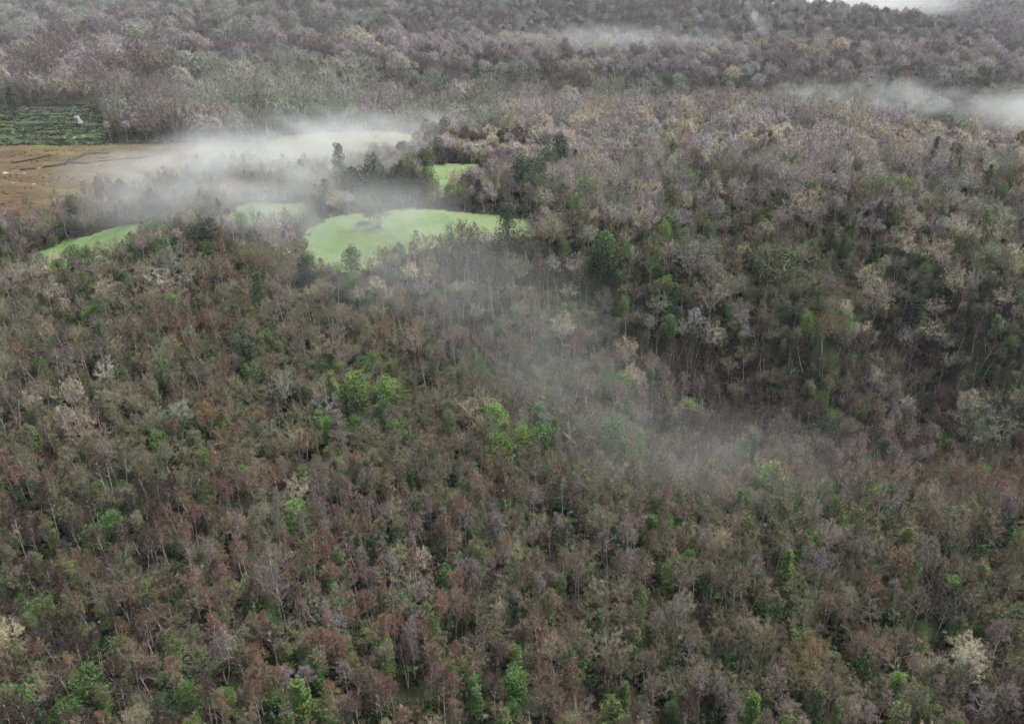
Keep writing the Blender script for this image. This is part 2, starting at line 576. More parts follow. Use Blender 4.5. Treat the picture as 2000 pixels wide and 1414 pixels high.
def spreading(h=9.5, rad=4.6, trunk=2.2, nl=7, dens=1.0, tw=0.046):
    """short trunk, limbs fanning into a dome of branching twigs"""
    tr, cr = Geo(), Geo()
    st = wander((0, 0, -0.4), (rng.normal() * 0.08, rng.normal() * 0.08, 1), trunk + 0.4, 4, 0.06)
    tr.tube(st, [0.3, 0.26, 0.24, 0.23, 0.2], 6)
    top = st[-1]
    cr.c = top * 0.8
    for k in range(nl):
        az = k * 2.399 + rng.uniform(-.3, .3)
        el = (k + 0.5) / nl
        out = math.sqrt(1 - el * 0.97)
        tgt = np.array([math.cos(az) * rad * out, math.sin(az) * rad * out, trunk + (h - trunk) * (0.35 + 0.62 * (1 - out ** 2) + 0.05 * rng.random())])
        L = np.linalg.norm(tgt - top)
        p0 = top - np.array([0, 0, rng.uniform(0, 0.7)])
        lb = [p0]
        for i in range(1, 7):
            t = i / 6
            q = p0 * (1 - t) + tgt * t + np.array([0, 0, math.sin(t * 3.14) * (-0.05 if el > .5 else 0.09) * L]) + rng.normal(size=3) * 0.13 * (1 if i < 6 else 0)
            lb.append(q)
        tr.tube(lb, [0.15, 0.125, 0.1, 0.08, 0.06, 0.045, 0.025], 4)
        nb = int(8 * dens)
        for j in range(nb):
            q, dd = along(lb, 0.3 + 0.7 * (j + rng.random()) / nb)
            outw = unit(q - np.array([0, 0, trunk * 0.6]))
            bd = unit(dd * 0.7 + outw * 0.7 + rng.normal(size=3) * 0.5)
            bl = rng.uniform(1.0, 1.9) * rad / 4.6
            br = wander(q, bd, bl, 3, 0.22, 0.08)
            tr.tube(br, [0.045, 0.035, 0.027, 0.014], 3)
            for m in range(5):
                q2, d2 = along(br, 0.15 + 0.85 * (m + rng.random()) / 6)
                d3 = unit(d2 + rng.normal(size=3) * 0.6 + np.array([0, 0, 0.15]))
                tl = rng.uniform(0.5, 0.95)
                cr.sliver(q2, q2 + d3 * tl, tw * 1.3, q2 + d3 * tl * 0.5 + rng.normal(size=3) * 0.07)
                spray(cr, q2 + d3 * tl * 0.45, d3, 4, 0.6, tw * 0.85, 0.6, -0.1)
                spray(cr, q2 + d3 * tl * 0.9, d3, 6, 0.5, tw * 0.75, 0.65, -0.05)
    shell(cr, np.array([0, 0, trunk + (h - trunk) * 0.38]), rad * 0.98, (h - trunk) * 0.6, SHELL_N, SHELL_P, 0.9, tw * (0.9 if TILE else 0.7), -0.35 if not TILE else -0.05, 0.95, 0.0)
    return tr, cr


SHELL_N, SHELL_P = 100, 9


def thicket(h=5.5, rad=2.8, n=16, tw=0.045):
    """many stems from the ground, dome of fine twigs"""
    tr, cr = Geo(), Geo()
    cr.c = np.array([0, 0, h * 0.25])
    for k in range(n):
        az = k * 2.399
        rr = math.sqrt((k + 0.5) / n)
        tgt = np.array([math.cos(az) * rad * rr, math.sin(az) * rad * rr, h * (0.45 + 0.5 * math.sqrt(max(0, 1 - rr * rr)))])
        p0 = np.array([math.cos(az) * 0.35 * rr, math.sin(az) * 0.35 * rr, -0.2])
        lb = []
        for i in range(6):
            t = i / 5
            q = p0 * (1 - t) + tgt * t
            q[2] = p0[2] * (1 - t) + tgt[2] * (t ** 0.75)
            lb.append(q + rng.normal(size=3) * 0.08 * (i > 0))
        tr.tube(lb, [0.06, 0.05, 0.04, 0.032, 0.022, 0.01], 3)
        for j in range(11):
            q, dd = along(lb, 0.3 + 0.7 * (j + rng.random()) / 11)
            bd = unit(dd * 0.6 + unit(q - np.array([0, 0, h * 0.2])) * 0.6 + rng.normal(size=3) * 0.45)
            bl = rng.uniform(0.4, 0.9)
            cr.sliver(q, q + bd * bl, 0.032)
            spray(cr, q + bd * bl * 0.5, bd, 4, 0.7, tw, 0.5, 0.0)
            spray(cr, q + bd * bl, bd, 3, 0.55, tw, 0.5, 0.0)
    return tr, cr


LEAF_N, LEAF_W = 1.0, 1.0


def clump(g, c, r, n, size, flat=0.8):
    n, size = int(n * LEAF_N), size * LEAF_W
    for _ in range(n):
        d = unit(rng.normal(size=3))
        k = r * rng.uniform(0.45, 1.05) ** 0.6
        g.leaf(c + d * k * np.array([1, 1, flat]), size * rng.uniform(0.7, 1.3))


def ivy_tree(h=9.5, narrow=True):
    tr, cr = (birch(h, 1, 0.08, 0.9, 0.8) if narrow else spreading(h, 4.2, 2.4, 7, 0.8))
    iv = Geo()
    ntop = 0.86 if narrow else 0.62
    ph, ox, oy = rng.uniform(0, 6), rng.normal() * 0.25, rng.normal() * 0.25
    for k in range(16):
        t = k / 15
        z = 0.6 + t * h * ntop
        r = (0.75 + 0.55 * math.sin(t * 3.0 + 0.4)) * rng.uniform(0.7, 1.15) * (1.0 if narrow else 1.35)
        a = rng.uniform(0, 6.28)
        off = rng.uniform(0.2, 0.95) * (1.0 if narrow else 2.3)
        clump(iv, np.array([math.cos(a) * off + ox * t, math.sin(a) * off + oy * t, z]), r * 0.85, 70, 0.25, 0.95)
    return tr, cr, iv


def evergreen(h=6.0, rad=2.0, shape='dome'):
    tr, cr = Geo(), Geo()
    st = wander((0, 0, -0.3), (0, 0, 1), h * 0.85, 6, 0.05)
    tr.tube(st, [0.16 * (1 - 0.13 * i) for i in range(7)], 5)
    n = 48 if shape == 'pine' else 40
    for k in range(n):
        az = k * 2.399
        t = (k + 0.5) / n
        if shape == 'column':
            z = h * (0.15 + 0.83 * t)
            rr = rad * (1 - t) ** 0.55 * rng.uniform(0.35, 0.9)
        elif shape == 'pine':
            z = h * (0.16 + 0.8 * t)
            rr = rad * (1.0 - t * 0.62) * rng.uniform(0.35, 0.95)
        else:
            z = h * (0.22 + 0.68 * t)
            rr = rad * math.sqrt(max(0.03, 1 - (2 * t - 0.75) ** 2 * 0.62)) * rng.uniform(0.4, 0.85)
        c = np.array([math.cos(az) * rr, math.sin(az) * rr, z]) + rng.normal(size=3) * 0.15
        tr.tube([np.array([0, 0, z * 0.8]), c], [0.04, 0.012], 3)
        clump(cr, c, rad * rng.uniform(0.26, 0.42), 56, 0.21, 0.8)
    return tr, cr


def dead_tree(h=9.0):
    tr, cr = Geo(), Geo()
    st = wander((0, 0, -0.3), (-0.35, 0.1, 1), h, 9, 0.12)
    tr.tube(st, [0.2 * (1 - 0.085 * i) for i in range(10)], 5)
    for k in range(9):
        p, d = along(st, 0.4 + 0.6 * k / 9)
        lb = wander(p, unit(d + rng.normal(size=3) * 0.7), rng.uniform(1.2, 2.8), 4, 0.2)
        tr.tube(lb, [0.06, 0.05, 0.035, 0.02, 0.01], 3)
        for _ in range(5):
            q, dd = along(lb, rng.uniform(0.4, 1))
            spray(cr, q, dd, 3, 0.8, 0.04, 0.5, 0.0)
    return tr, cr


PROTO = {}          # kind -> list of (dict part->mesh, crown radius, height, form word)


def add_proto(kind, parts, rad, h, form, bark):
    d = {'trunk': parts[0].mesh('trunk', M[bark])}
    d['crown'] = parts[1].mesh('crown', M['leaf'] if kind == 'evergreen_tree' else M['twig'])
    if len(parts) > 2:
        d['ivy'] = parts[2].mesh('ivy', M['leaf'])
    PROTO.setdefault(kind, []).append((d, rad, h, form))


def make_protos():
    for k in range(5):
        add_proto('birch_tree', birch(11 + k * 0.4, 1, 0.03 + 0.012 * k, 0.9 + 0.06 * k), 2.0, 11.5, 'single straight trunk', 'birch_bark')
    for k in range(2):
        add_proto('birch_tree', birch(11.5, 1, 0.42 + 0.12 * k, 0.95), 2.0, 11, 'leaning trunk', 'birch_bark')
    for k in range(3):
        add_proto('birch_tree', birch(11.5, 2 + (k == 2), 0.2, 0.85), 2.6, 11.5, 'forked trunk', 'birch_bark')
    for k in range(4):
        add_proto('broadleaf_tree', spreading(9.0 + 0.5 * k, 4.3 + 0.25 * k, 2.2, 8), 4.8, 10, 'rounded crown', 'grey_bark')
    for k in range(3):
        add_proto('broadleaf_tree', spreading(11.0, 3.2, 3.6, 7, 0.9), 3.6, 11.5, 'upright crown', 'grey_bark')
    for k in range(4):
        add_proto('bare_bush', thicket(5.2 + 0.5 * k, 2.6 + 0.2 * k, 15), 3.0, 6, 'domed crown', 'dark_bark')
    for k in range(4):
        add_proto('ivy_clad_tree', ivy_tree(9.5 + 0.4 * k, True), 1.7, 10, 'slim trunk', 'dark_bark')
    for k in range(3):
        add_proto('ivy_clad_tree', ivy_tree(9.8, False), 4.4, 10, 'broad crown', 'grey_bark')
    for k in range(3):
        add_proto('evergreen_tree', evergreen(7.5, 2.3 + 0.2 * k, 'dome'), 2.5, 7.5, 'rounded crown', 'dark_bark')
    for k in range(2):
        add_proto('evergreen_tree', evergreen(9.5, 1.7, 'column'), 1.8, 9.5, 'narrow crown', 'dark_bark')
    for k in range(2):
        add_proto('evergreen_tree', evergreen(9.5, 2.6, 'pine'), 2.6, 9.5, 'ragged crown', 'dark_bark')
    add_proto('dead_tree', dead_tree(), 1.5, 9, 'leaning trunk', 'birch_bark')


make_protos()
NEAR = dict(PROTO)
PROTO.clear()
TILE, SHELL_N, SHELL_P = 13, 130, 4
LOD_N, LOD_W, LEAF_N, LEAF_W = 0.5, 2.0, 0.5, 1.5      # coarser twigs for trees hundreds of metres off
make_protos()
FAR = dict(PROTO)
PROTO.clear()
PROTO.update(NEAR)

# tints: twig and leaf colours, some paler or darker to carry light and shade
TINT = {
    'purple': (0.132, 0.107, 0.101), 'plum': (0.050, 0.035, 0.031), 'russet': (0.122, 0.078, 0.056), 'brown': (0.092, 0.077, 0.053),
    'orange': (0.155, 0.105, 0.062), 'tan': (0.350, 0.306, 0.224), 'straw': (0.375, 0.34, 0.24), 'grey': (0.265, 0.256, 0.222),
    'lichen': (0.200, 0.225, 0.168), 'dun': (0.195, 0.168, 0.118), 'olive_twig': (0.165, 0.162, 0.098), 'mauve': (0.272, 0.236, 0.230),
    'green': (0.060, 0.118, 0.031), 'bright': (0.105, 0.180, 0.042), 'dark': (0.024, 0.050, 0.022), 'olive': (0.085, 0.115, 0.034),
}
TWORD = {'purple': 'purplish', 'plum': 'dark plum', 'russet': 'russet', 'brown': 'brown', 'orange': 'orange-brown', 'tan': 'tan', 'straw': 'straw-coloured',
         'grey': 'grey', 'lichen': 'grey-green', 'dun': 'dun', 'olive_twig': 'olive-grey', 'mauve': 'mauve', 'green': 'green', 'bright': 'bright green', 'dark': 'dark green', 'olive': 'olive green'}

# ------------------------------------------------------------------ where the trees stand
trees = []                       # dict per tree
CELL = 6.0
hashg = {}


def clash(x, y, r, k=0.72):
    ci, cj = int(x // CELL), int(y // CELL)
    n = int(math.ceil((r + 8) / CELL))
    for i in range(ci - n, ci + n + 1):
        for j in range(cj - n, cj + n + 1):
            for (a, b, q) in hashg.get((i, j), ()):
                if (a - x) ** 2 + (b - y) ** 2 < (k * (r + q)) ** 2:
                    return True
    return False


def put(kind, vi, x, y, sc, tint, rz, landmark=None, zs=1.0, r_eff=None):
    r = PROTO[kind][vi][1] * sc if r_eff is None else r_eff
    hashg.setdefault((int(x // CELL), int(y // CELL)), []).append((x, y, r))
    trees.append(dict(kind=kind, vi=vi, x=x, y=y, sc=sc, tint=tint, rz=rz, r=r, lm=landmark, zs=zs, h=PROTO[kind][vi][2] * sc * zs))


# landmarks: (kind, variant, px of crown centre, py of base, crown width in px, tint, label)
LM = [
    ('evergreen_tree', 5, 735, 392, 44, 'dark', 'tall dark ragged evergreen at the top edge of the large meadow'),
    ('evergreen_tree', 3, 668, 385, 34, 'dark', 'dim narrow evergreen in the mist beside the tall ragged one'),
    ('evergreen_tree', 0, 780, 395, 45, 'dark', 'low dark evergreen between the clearing and the tall ragged evergreen'),
    ('evergreen_tree', 6, 835, 372, 40, 'olive', 'olive evergreen beside the gap into the small clearing'),
    ('evergreen_tree', 1, 690, 398, 44, 'dark', 'low dim evergreen left of the tall ragged one'),
    ('evergreen_tree', 2, 718, 404, 48, 'dark', 'dark spreading evergreen in front of the tall ragged one'),
    ('evergreen_tree', 0, 758, 404, 44, 'dark', 'rounded dark evergreen at the right foot of the tall ragged one'),
    ('evergreen_tree', 1, 808, 400, 40, 'dark', 'dark low evergreen nearest the gap into the clearing'),
    ('evergreen_tree', 2, 905, 384, 26, 'dark', 'flat dark evergreen in front of the small clearing'),
    ('evergreen_tree', 5, 1092, 342, 38, 'dark', 'topmost of the dark evergreens beside the silvery tree'),
    ('evergreen_tree', 0, 1020, 385, 50, 'dark', 'dark evergreen left of the three beside the silvery tree'),
    ('evergreen_tree', 6, 990, 505, 54, 'dark', 'dark ragged evergreen standing alone at the near edge of the large meadow'),
    ('ivy_clad_tree', 5, 893, 535, 85, 'dark', 'broad ivy-draped tree at the front of the large meadow'),
    ('evergreen_tree', 1, 1045, 375, 42, 'dark', 'lowest of the dark evergreens beside the silvery tree'),
    ('evergreen_tree', 2, 1070, 358, 42, 'dark', 'middle of the dark evergreens beside the silvery tree'),
    ('evergreen_tree', 2, 1040, 395, 36, 'green', 'small rounded green evergreen left of the silvery tree'),
    ('broadleaf_tree', 1, 1082, 405, 62, 'lichen', 'silvery grey lichened tree right of the three dark evergreens'),
    ('bare_bush', 1, 738, 446, 62, 'brown', 'lone rounded bare bush standing out in the misty meadow'),
    ('evergreen_tree', 0, 722, 436, 30, 'dark', 'small dim evergreen behind the lone bush in the misty meadow'),
    ('broadleaf_tree', 5, 1075, 505, 55, 'straw', 'straw-coloured upright tree at the right end of the large meadow'),
    ('bare_bush', 0, 243, 275, 62, 'purple', 'round purplish bush at the corner of the bog'),
    ('bare_bush', 1, 352, 280, 66, 'purple', 'broad purplish bush on the far bog edge'),
    ('bare_bush', 2, 432, 281, 34, 'purple', 'smallest purplish bush on the far bog edge'),
    ('bare_bush', 3, 500, 279, 55, 'brown', 'brownish bush at the far edge where the mist begins'),
    ('broadleaf_tree', 4, 525, 272, 58, 'lichen', 'pale grey-green tree with visible trunk above the misty pasture'),
    ('broadleaf_tree', 6, 300, 266, 34, 'lichen', 'small silvery tree between the round purplish bushes'),
    ('evergreen_tree', 4, 32, 235, 18, 'dark', 'dark narrow evergreen on the scrub at the left edge'),
    ('broadleaf_tree', 0, 1345, 560, 98, 'grey', 'wide pale fan-shaped tree on the brow of the right-hand hill'),
    ('ivy_clad_tree', 4, 1515, 585, 112, 'green', 'widest ivy-filled tree on the brow of the hill'),
    ('ivy_clad_tree', 5, 1270, 552, 70, 'green', 'ivy-filled tree beside the wide pale fan-shaped one'),
    ('evergreen_tree', 1, 1180, 545, 58, 'green', 'green shrubby evergreen on the left shoulder of the hill'),
    ('broadleaf_tree', 2, 1385, 620, 80, 'tan', 'tan round-crowned tree below the wide fan-shaped one'),
    ('broadleaf_tree', 5, 1096, 690, 52, 'straw', 'straw-coloured globe-crowned tree in the middle of the wood'),
    ('broadleaf_tree', 6, 1220, 735, 50, 'straw', 'pale tall tree with many upright limbs in the wood'),
    ('broadleaf_tree', 3, 1112, 880, 100, 'grey', 'large pale domed tree in the drifting mist at centre'),
    ('broadleaf_tree', 1, 935, 850, 85, 'tan', 'tan domed tree above the green ivy at centre'),
    ('evergreen_tree', 0, 968, 868, 58, 'bright', 'bright green evergreen in front of the tan domed tree'),
    ('evergreen_tree', 2, 980, 915, 50, 'bright', 'rounded bright green evergreen below centre'),
    ('evergreen_tree', 0, 700, 815, 62, 'bright', 'largest of the bright green evergreens left of centre'),
    ('evergreen_tree', 1, 755, 810, 52, 'bright', 'right of the bright green evergreens left of centre'),
    ('evergreen_tree', 3, 655, 810, 32, 'bright', 'leftmost narrow bright green evergreen left of centre'),
    ('evergreen_tree', 3, 628, 870, 26, 'bright', 'slim yellow-green evergreen below the bright green cluster'),
    ('evergreen_tree', 2, 1060, 905, 56, 'green', 'green evergreen right of the rounded bright one'),
    ('evergreen_tree', 1, 1195, 905, 60, 'green', 'green evergreen at the foot of the pale domed tree'),
    ('evergreen_tree', 4, 512, 605, 26, 'green', 'little pointed evergreen in the brown wood below the meadows'),
    ('evergreen_tree', 0, 605, 570, 46, 'dark', 'dim rounded evergreen below the misty meadow'),
    ('evergreen_tree', 1, 690, 545, 40, 'dark', 'dim dark shrub at the near edge of the misty meadow'),
    ('evergreen_tree', 2, 385, 498, 36, 'dark', 'left of two dim evergreens between the meadows'),
    ('evergreen_tree', 1, 418, 492, 40, 'dark', 'right of two dim evergreens between the meadows'),
    ('broadleaf_tree', 2, 340, 555, 62, 'lichen', 'silvery fan-shaped tree below the sloping meadow'),
    ('dead_tree', 0, 572, 525, 30, 'grey', 'leaning bleached dead tree left of the large meadow'),
    ('broadleaf_tree', 0, 560, 795, 75, 'grey', 'pale wide tree with bare radiating branches left of centre'),
    ('broadleaf_tree', 1, 640, 800, 62, 'straw', 'pale spreading tree touching the bright green cluster'),
    ('broadleaf_tree', 2, 1905, 890, 86, 'lichen', 'silvery spreading tree in the dark hollow near the right edge'),
    ('broadleaf_tree', 5, 1880, 835, 44, 'straw', 'forked straw-coloured tree above the silvery spreading one'),
    ('broadleaf_tree', 6, 25, 1310, 64, 'straw', 'tall fan-branched straw tree at the lower left edge'),
    ('broadleaf_tree', 4, 1605, 690, 50, 'orange', 'warm-twigged tree with ivied foot on the dark slope'),
    ('broadleaf_tree', 6, 1695, 650, 62, 'tan', 'tan upright tree high on the dark slope'),
    ('evergreen_tree', 2, 1775, 640, 38, 'dark', 'round dark bluish-green shrub on the dark slope'),
    ('evergreen_tree', 1, 1500, 985, 58, 'bright', 'bright green evergreen in the mist at lower right'),
    ('evergreen_tree', 3, 1555, 1010, 22, 'bright', 'small yellow-green bush right of the misty evergreen'),
    ('birch_tree', 8, 425, 1195, 34, 'russet', 'striking white forked birch at lower left'),
    ('birch_tree', 5, 1700, 1215, 40, 'russet', 'long leaning white birch at lower right'),
    ('birch_tree', 9, 1735, 1170, 46, 'orange', 'clump-stemmed white birch under orange twigs at lower right'),
    ('ivy_clad_tree', 0, 1905, 1120, 40, 'olive', 'yellow-green ivied tree near the right edge'),
    ('evergreen_tree', 1, 1975, 1235, 36, 'green', 'rounded green bush at the right edge'),
    ('evergreen_tree', 4, 1735, 1400, 34, 'bright', 'pointed green tree at the bottom right'),
]
for kind, vi, px, py, wpx, tint, lab in LM:
    g = ground(px, py)
    dist = math.sqrt(g[0] ** 2 + g[1] ** 2 + (g[2] - CAM_Z) ** 2)
    rad = 0.5 * wpx / FPX * dist
    sc = rad / PROTO[kind][vi][1] * 1.12
    if kind == 'birch_tree':
        sc = max(0.75, min(sc, 0.95))
    put(kind, vi, g[0], g[1], sc, tint, {('birch_tree', 5): 3.5}.get((kind, vi), random.uniform(0, 6.28)), lab, r_eff=rad)


FRINGE = []
for fi, p in enumerate(FIELDS[:6]):
    n_ = len(p)
    for k in range(n_):
        a_, b_ = p[k], p[(k + 1) % n_]
        L_ = float(np.hypot(*(b_ - a_)))
        m_ = int(L_ / 3.2)
        for j in range(m_):
            q = a_ + (b_ - a_) * ((j + random.random()) / m_) + np.array([random.uniform(-1.6, 1.6), random.uniform(-1.6, 1.6)])
            FRINGE.append((float(q[0]), float(q[1]), fi))


def pick(ws, u=None):
    t = (random.random() if u is None else u) * sum(w for _, w in ws)
    for k, w in ws:
        t -= w
        if t <= 0:
            return k
    return ws[-1][0]


def zone(px, py, y):
    """mix of kinds and tints that the photograph shows around a pixel, with its light and shade put into the tints"""
    n1 = float(vnoise(px, py, 170, 2))
    n2 = float(vnoise(px, py, 90, 6))
    k = dict(birch_tree=1.0, broadleaf_tree=0.35, bare_bush=0.15, ivy_clad_tree=0.12, evergreen_tree=0.07)
    bt = [('purple', 1.0), ('plum', 0.5), ('russet', 0.6), ('brown', 0.8)]
    wt = [('tan', 0.6), ('grey', 0.2), ('dun', 1.1), ('olive_twig', 0.9), ('brown', 0.4), ('orange', 0.3), ('lichen', 0.25)]
    if y > 690:                                    # farthest ridge: shaded face and lit crest put into grey-purple and paler tints
        k.update(birch_tree=1.0, broadleaf_tree=0.5, bare_bush=0.0, ivy_clad_tree=0.10, evergreen_tree=0.06)
        bt = [('purple', 1.6), ('mauve', 0.5), ('plum', 0.5)] if y < 880 else [('mauve', 1.3), ('purple', 0.8)]
        wt = [('purple', 1.0), ('grey', 0.4), ('lichen', 0.6), ('mauve', 0.5)]
        if px < 700:
            k.update(birch_tree=0.3, broadleaf_tree=1.0)
    elif y > 545:                                  # middle ridge: mauve canopy
        k.update(birch_tree=1.0, broadleaf_tree=0.5, bare_bush=0.0, ivy_clad_tree=0.05, evergreen_tree=0.04)
        bt = [('mauve', 1.4), ('purple', 1.1)]
        wt = [('mauve', 1.4), ('tan', 0.2), ('grey', 0.4), ('purple', 0.7)]
        if px < 620:
            k.update(birch_tree=0.25, broadleaf_tree=1.0, ivy_clad_tree=0.1)
            wt = [('mauve', 1.0), ('purple', 1.0), ('lichen', 0.35), ('grey', 0.3)]
    elif y > 412 and px > 760:                     # foot of the middle ridge: ivied, its shade put into darker tints
        k.update(birch_tree=0.7, broadleaf_tree=0.8, bare_bush=0.0, ivy_clad_tree=0.35, evergreen_tree=0.3)
        bt = [('plum', 1.2), ('purple', 1.2), ('brown', 0.4)]
        wt = [('lichen', 1.1), ('purple', 0.8), ('brown', 0.5), ('grey', 0.5)]
    elif py < 285 and y > 300 and px < 1000:       # big rounded crowns beyond the bog and pasture
        k.update(birch_tree=0.12, broadleaf_tree=1.0, bare_bush=0.05, ivy_clad_tree=0.10, evergreen_tree=0.08)
        bt = [('mauve', 0.8), ('purple', 1.0), ('brown', 0.4)]
        wt = [('mauve', 0.9), ('purple', 1.1), ('lichen', 0.35), ('dun', 0.5)]
        if 350 < px and 130 < py:
            wt = [('lichen', 1.5), ('grey', 1.0), ('mauve', 0.4)]
            k['ivy_clad_tree'] = 0.25
        if px < 230 and py > 140:
            k['evergreen_tree'] = 0.5
    elif py < 285:                                 # rim of the hilltop
        k.update(birch_tree=0.8, broadleaf_tree=1.0, ivy_clad_tree=0.08, evergreen_tree=0.05)
        bt = [('mauve', 1.5), ('tan', 0.6), ('russet', 0.4)]
        wt = [('mauve', 1.4), ('tan', 0.5), ('grey', 0.6)]
    elif px <= 1050 and py < 500:                  # around the meadows
        k.update(birch_tree=1.0, broadleaf_tree=0.5, ivy_clad_tree=0.12, evergreen_tree=0.12)
        bt = [('purple', 1.4), ('mauve', 0.5), ('brown', 0.6)]
        wt = [('dun', 0.8), ('mauve', 0.6), ('tan', 0.5), ('purple', 0.5)]
    elif px > 1050 and 270 < py < 470:             # plateau of the right-hand hill: its light put into paler tints
        k.update(birch_tree=0.5, broadleaf_tree=1.3, ivy_clad_tree=0.32, evergreen_tree=0.2)
        bt = [('mauve', 1.2), ('russet', 0.5), ('purple', 0.5), ('tan', 0.6)]
        wt = [('tan', 0.8), ('mauve', 1.0), ('straw', 0.3), ('grey', 0.9), ('lichen', 0.5)]
    elif px > 1080 and 470 <= py < 690:            # brow, ivied
        k.update(birch_tree=0.45, broadleaf_tree=0.9, ivy_clad_tree=1.0, evergreen_tree=0.7)
        wt = [('tan', 1.0), ('straw', 0.6), ('grey', 0.8), ('lichen', 0.4)]
    elif px > 1250 and 690 <= py < 960:            # dark slope: its shade put into plum twig tints
        k.update(birch_tree=1.4, broadleaf_tree=0.12, ivy_clad_tree=0.14, evergreen_tree=0.10)
        bt = [('purple', 0.45), ('plum', 2.2), ('brown', 0.35)]
    elif 600 < px < 1350 and 730 < py < 960:       # green valley
        k.update(birch_tree=0.7, broadleaf_tree=0.5, ivy_clad_tree=1.1, evergreen_tree=0.6)
        bt = [('purple', 1.4), ('brown', 0.9), ('russet', 0.4)]
    elif px < 800 and 500 < py < 960:              # left wood
        k.update(birch_tree=0.8, broadleaf_tree=0.95, bare_bush=0.2, ivy_clad_tree=0.3, evergreen_tree=0.14)
        bt = [('purple', 1.0), ('brown', 0.8), ('russet', 0.9), ('plum', 0.5)]
        wt = [('tan', 0.5), ('dun', 1.4), ('olive_twig', 0.9), ('orange', 0.5), ('brown', 0.4), ('lichen', 0.25)]
    elif px < 1000 and py >= 960:                  # dark foreground left: reddish birch, tinted darker still to carry the shade
        k.update(birch_tree=1.6, broadleaf_tree=0.26, bare_bush=0.2, ivy_clad_tree=0.3, evergreen_tree=0.11)
        bt = [('plum', 2.4), ('russet', 1.0), ('purple', 0.7), ('brown', 0.3)]
        wt = [('brown', 0.5), ('orange', 0.5), ('dun', 1.3), ('olive_twig', 0.6), ('tan', 0.2)]
    elif py >= 960:                                # warmer foreground right
        k.update(birch_tree=1.5, broadleaf_tree=0.4, bare_bush=0.2, ivy_clad_tree=0.34, evergreen_tree=0.11)
        bt = [('russet', 1.0), ('brown', 1.2), ('purple', 0.6), ('plum', 1.0)]
        wt = [('orange', 0.5), ('brown', 0.3), ('dun', 1.4), ('olive_twig', 0.8), ('tan', 0.35)]
    k['broadleaf_tree'] *= 0.35 + 1.6 * n1
    k['evergreen_tree'] *= 0.85 * (0.2 + 2.2 * max(0, n2 - 0.2))
    k['ivy_clad_tree'] *= 1.0 * (0.2 + 1.8 * n2)
    return k, bt, wt


for x, y, fi in FRINGE:
    if abs(x) > 0.72 * (y + 40) or random.random() < 0.35:
        continue
    ev = random.random() < 0.2
    kind = 'evergreen_tree' if ev else 'bare_bush'
    sc = random.uniform(0.35, 0.62) if ev else random.uniform(0.4, 0.8)
    if fi == 5 and y > 260:
        sc *= 0.6
    vi = random.randrange(3 if ev else 4)
    if not clash(x, y, PROTO[kind][vi][1] * sc, 0.5):
        put(kind, vi, x, y, sc, pick([('dark', 1), ('green', .5), ('olive', .4)]) if ev else pick([('purple', 1), ('brown', 1), ('plum', .4)]), random.uniform(0, 6.28))

# candidate spots, big trees first
cand = []
for band, (y0, y1, st) in enumerate([(38, 150, 1.6), (150, 260, 2.1), (260, 420, 2.9), (420, 700, 4.8), (700, 1050, 7.5), (1050, 1600, 13.0)]):
    for y in np.arange(y0, y1, st):
        half = 0.74 * (y + 40) + 12
        xs = np.arange(-half, half, st) + random.uniform(0, st)
        for x in xs:
            cand.append((x + random.uniform(-.45, .45) * st, y + random.uniform(-.45, .45) * st, band))
ca = np.array([(c[0], c[1]) for c in cand])
cz = height(ca[:, 0], ca[:, 1])
cpx, cpy = project(np.stack([ca[:, 0], ca[:, 1], cz], -1))
ex = np.zeros(len(ca), bool)
for p in FIELDS:
    ex |= in_poly(ca[:, 0], ca[:, 1], p)
plan = []
for i, (x, y, band) in enumerate(cand):
    if ex[i]:
        continue
    px, py = float(cpx[i]), float(cpy[i])
    k, bt, wt = zone(px, py, y)
    kind = pick(list(k.items()))
    far = max(0.0, min(1.0, (y - 130) / 320))
    un = min(0.999, max(0.0, ((float(vnoise(x, y, 16, 12)) - 0.5) * 1.7 + 0.5) * 0.62 + random.random() * 0.38))
    sc = random.uniform(0.82, 1.15)
    nv = len(PROTO[kind])
    vi = random.randrange(nv)
    zs = 1.0
    if kind == 'birch_tree':
        vi = random.choice([0, 1, 2, 3, 4, 0, 1, 2, 3, 4, 7, 8, 9, 7]) if random.random() > 0.05 else random.choice([5, 6])
        sc *= 0.62 + 0.34 * far
        if y > 105:
            sc *= 1.14
            zs = 0.84
        if band >= 4:
            sc *= 1.2
        tint = pick(bt, un)
    elif kind == 'broadleaf_tree':
        sc *= 0.50 + 0.52 * far
        if random.random() < 0.2:
            sc *= 1.3
        if py < 285:
            sc *= 1.32 if px < 800 or y < 520 else 1.1
            vi = random.randrange(4)
        tint = pick(wt, un)
    elif kind == 'bare_bush':
        sc *= 0.55 + 0.5 * far
        tint = pick(bt, un)
    elif kind == 'ivy_clad_tree':
        sc *= 0.60 + 0.38 * far
        vi = random.choice([0, 1, 2, 3, 4, 5, 6] if y > 105 else [0, 1, 2, 3, 0, 1, 2, 3, 4, 5, 6])
        zs = 0.88 if y > 105 else 1.0
        tint = pick([('green', 1.0), ('olive', 0.5), ('bright', 0.7), ('dark', 0.2)])
    else:
        sc *= random.uniform(0.5, 0.85) + 0.42 * far
        vi = random.choice([0, 1, 2, 3, 4, 0, 1, 2, 5])
        tint = pick([('green', 1.0), ('bright', 0.5), ('dark', 0.45), ('olive', 0.35)])
    plan.append((-(PROTO[kind][vi][1] * sc) + random.uniform(-1.2, 1.2) - (2.2 if kind in ('ivy_clad_tree', 'evergreen_tree') else 0.0), kind, vi, x, y, sc, tint, zs))
plan.sort(key=lambda t: t[0])
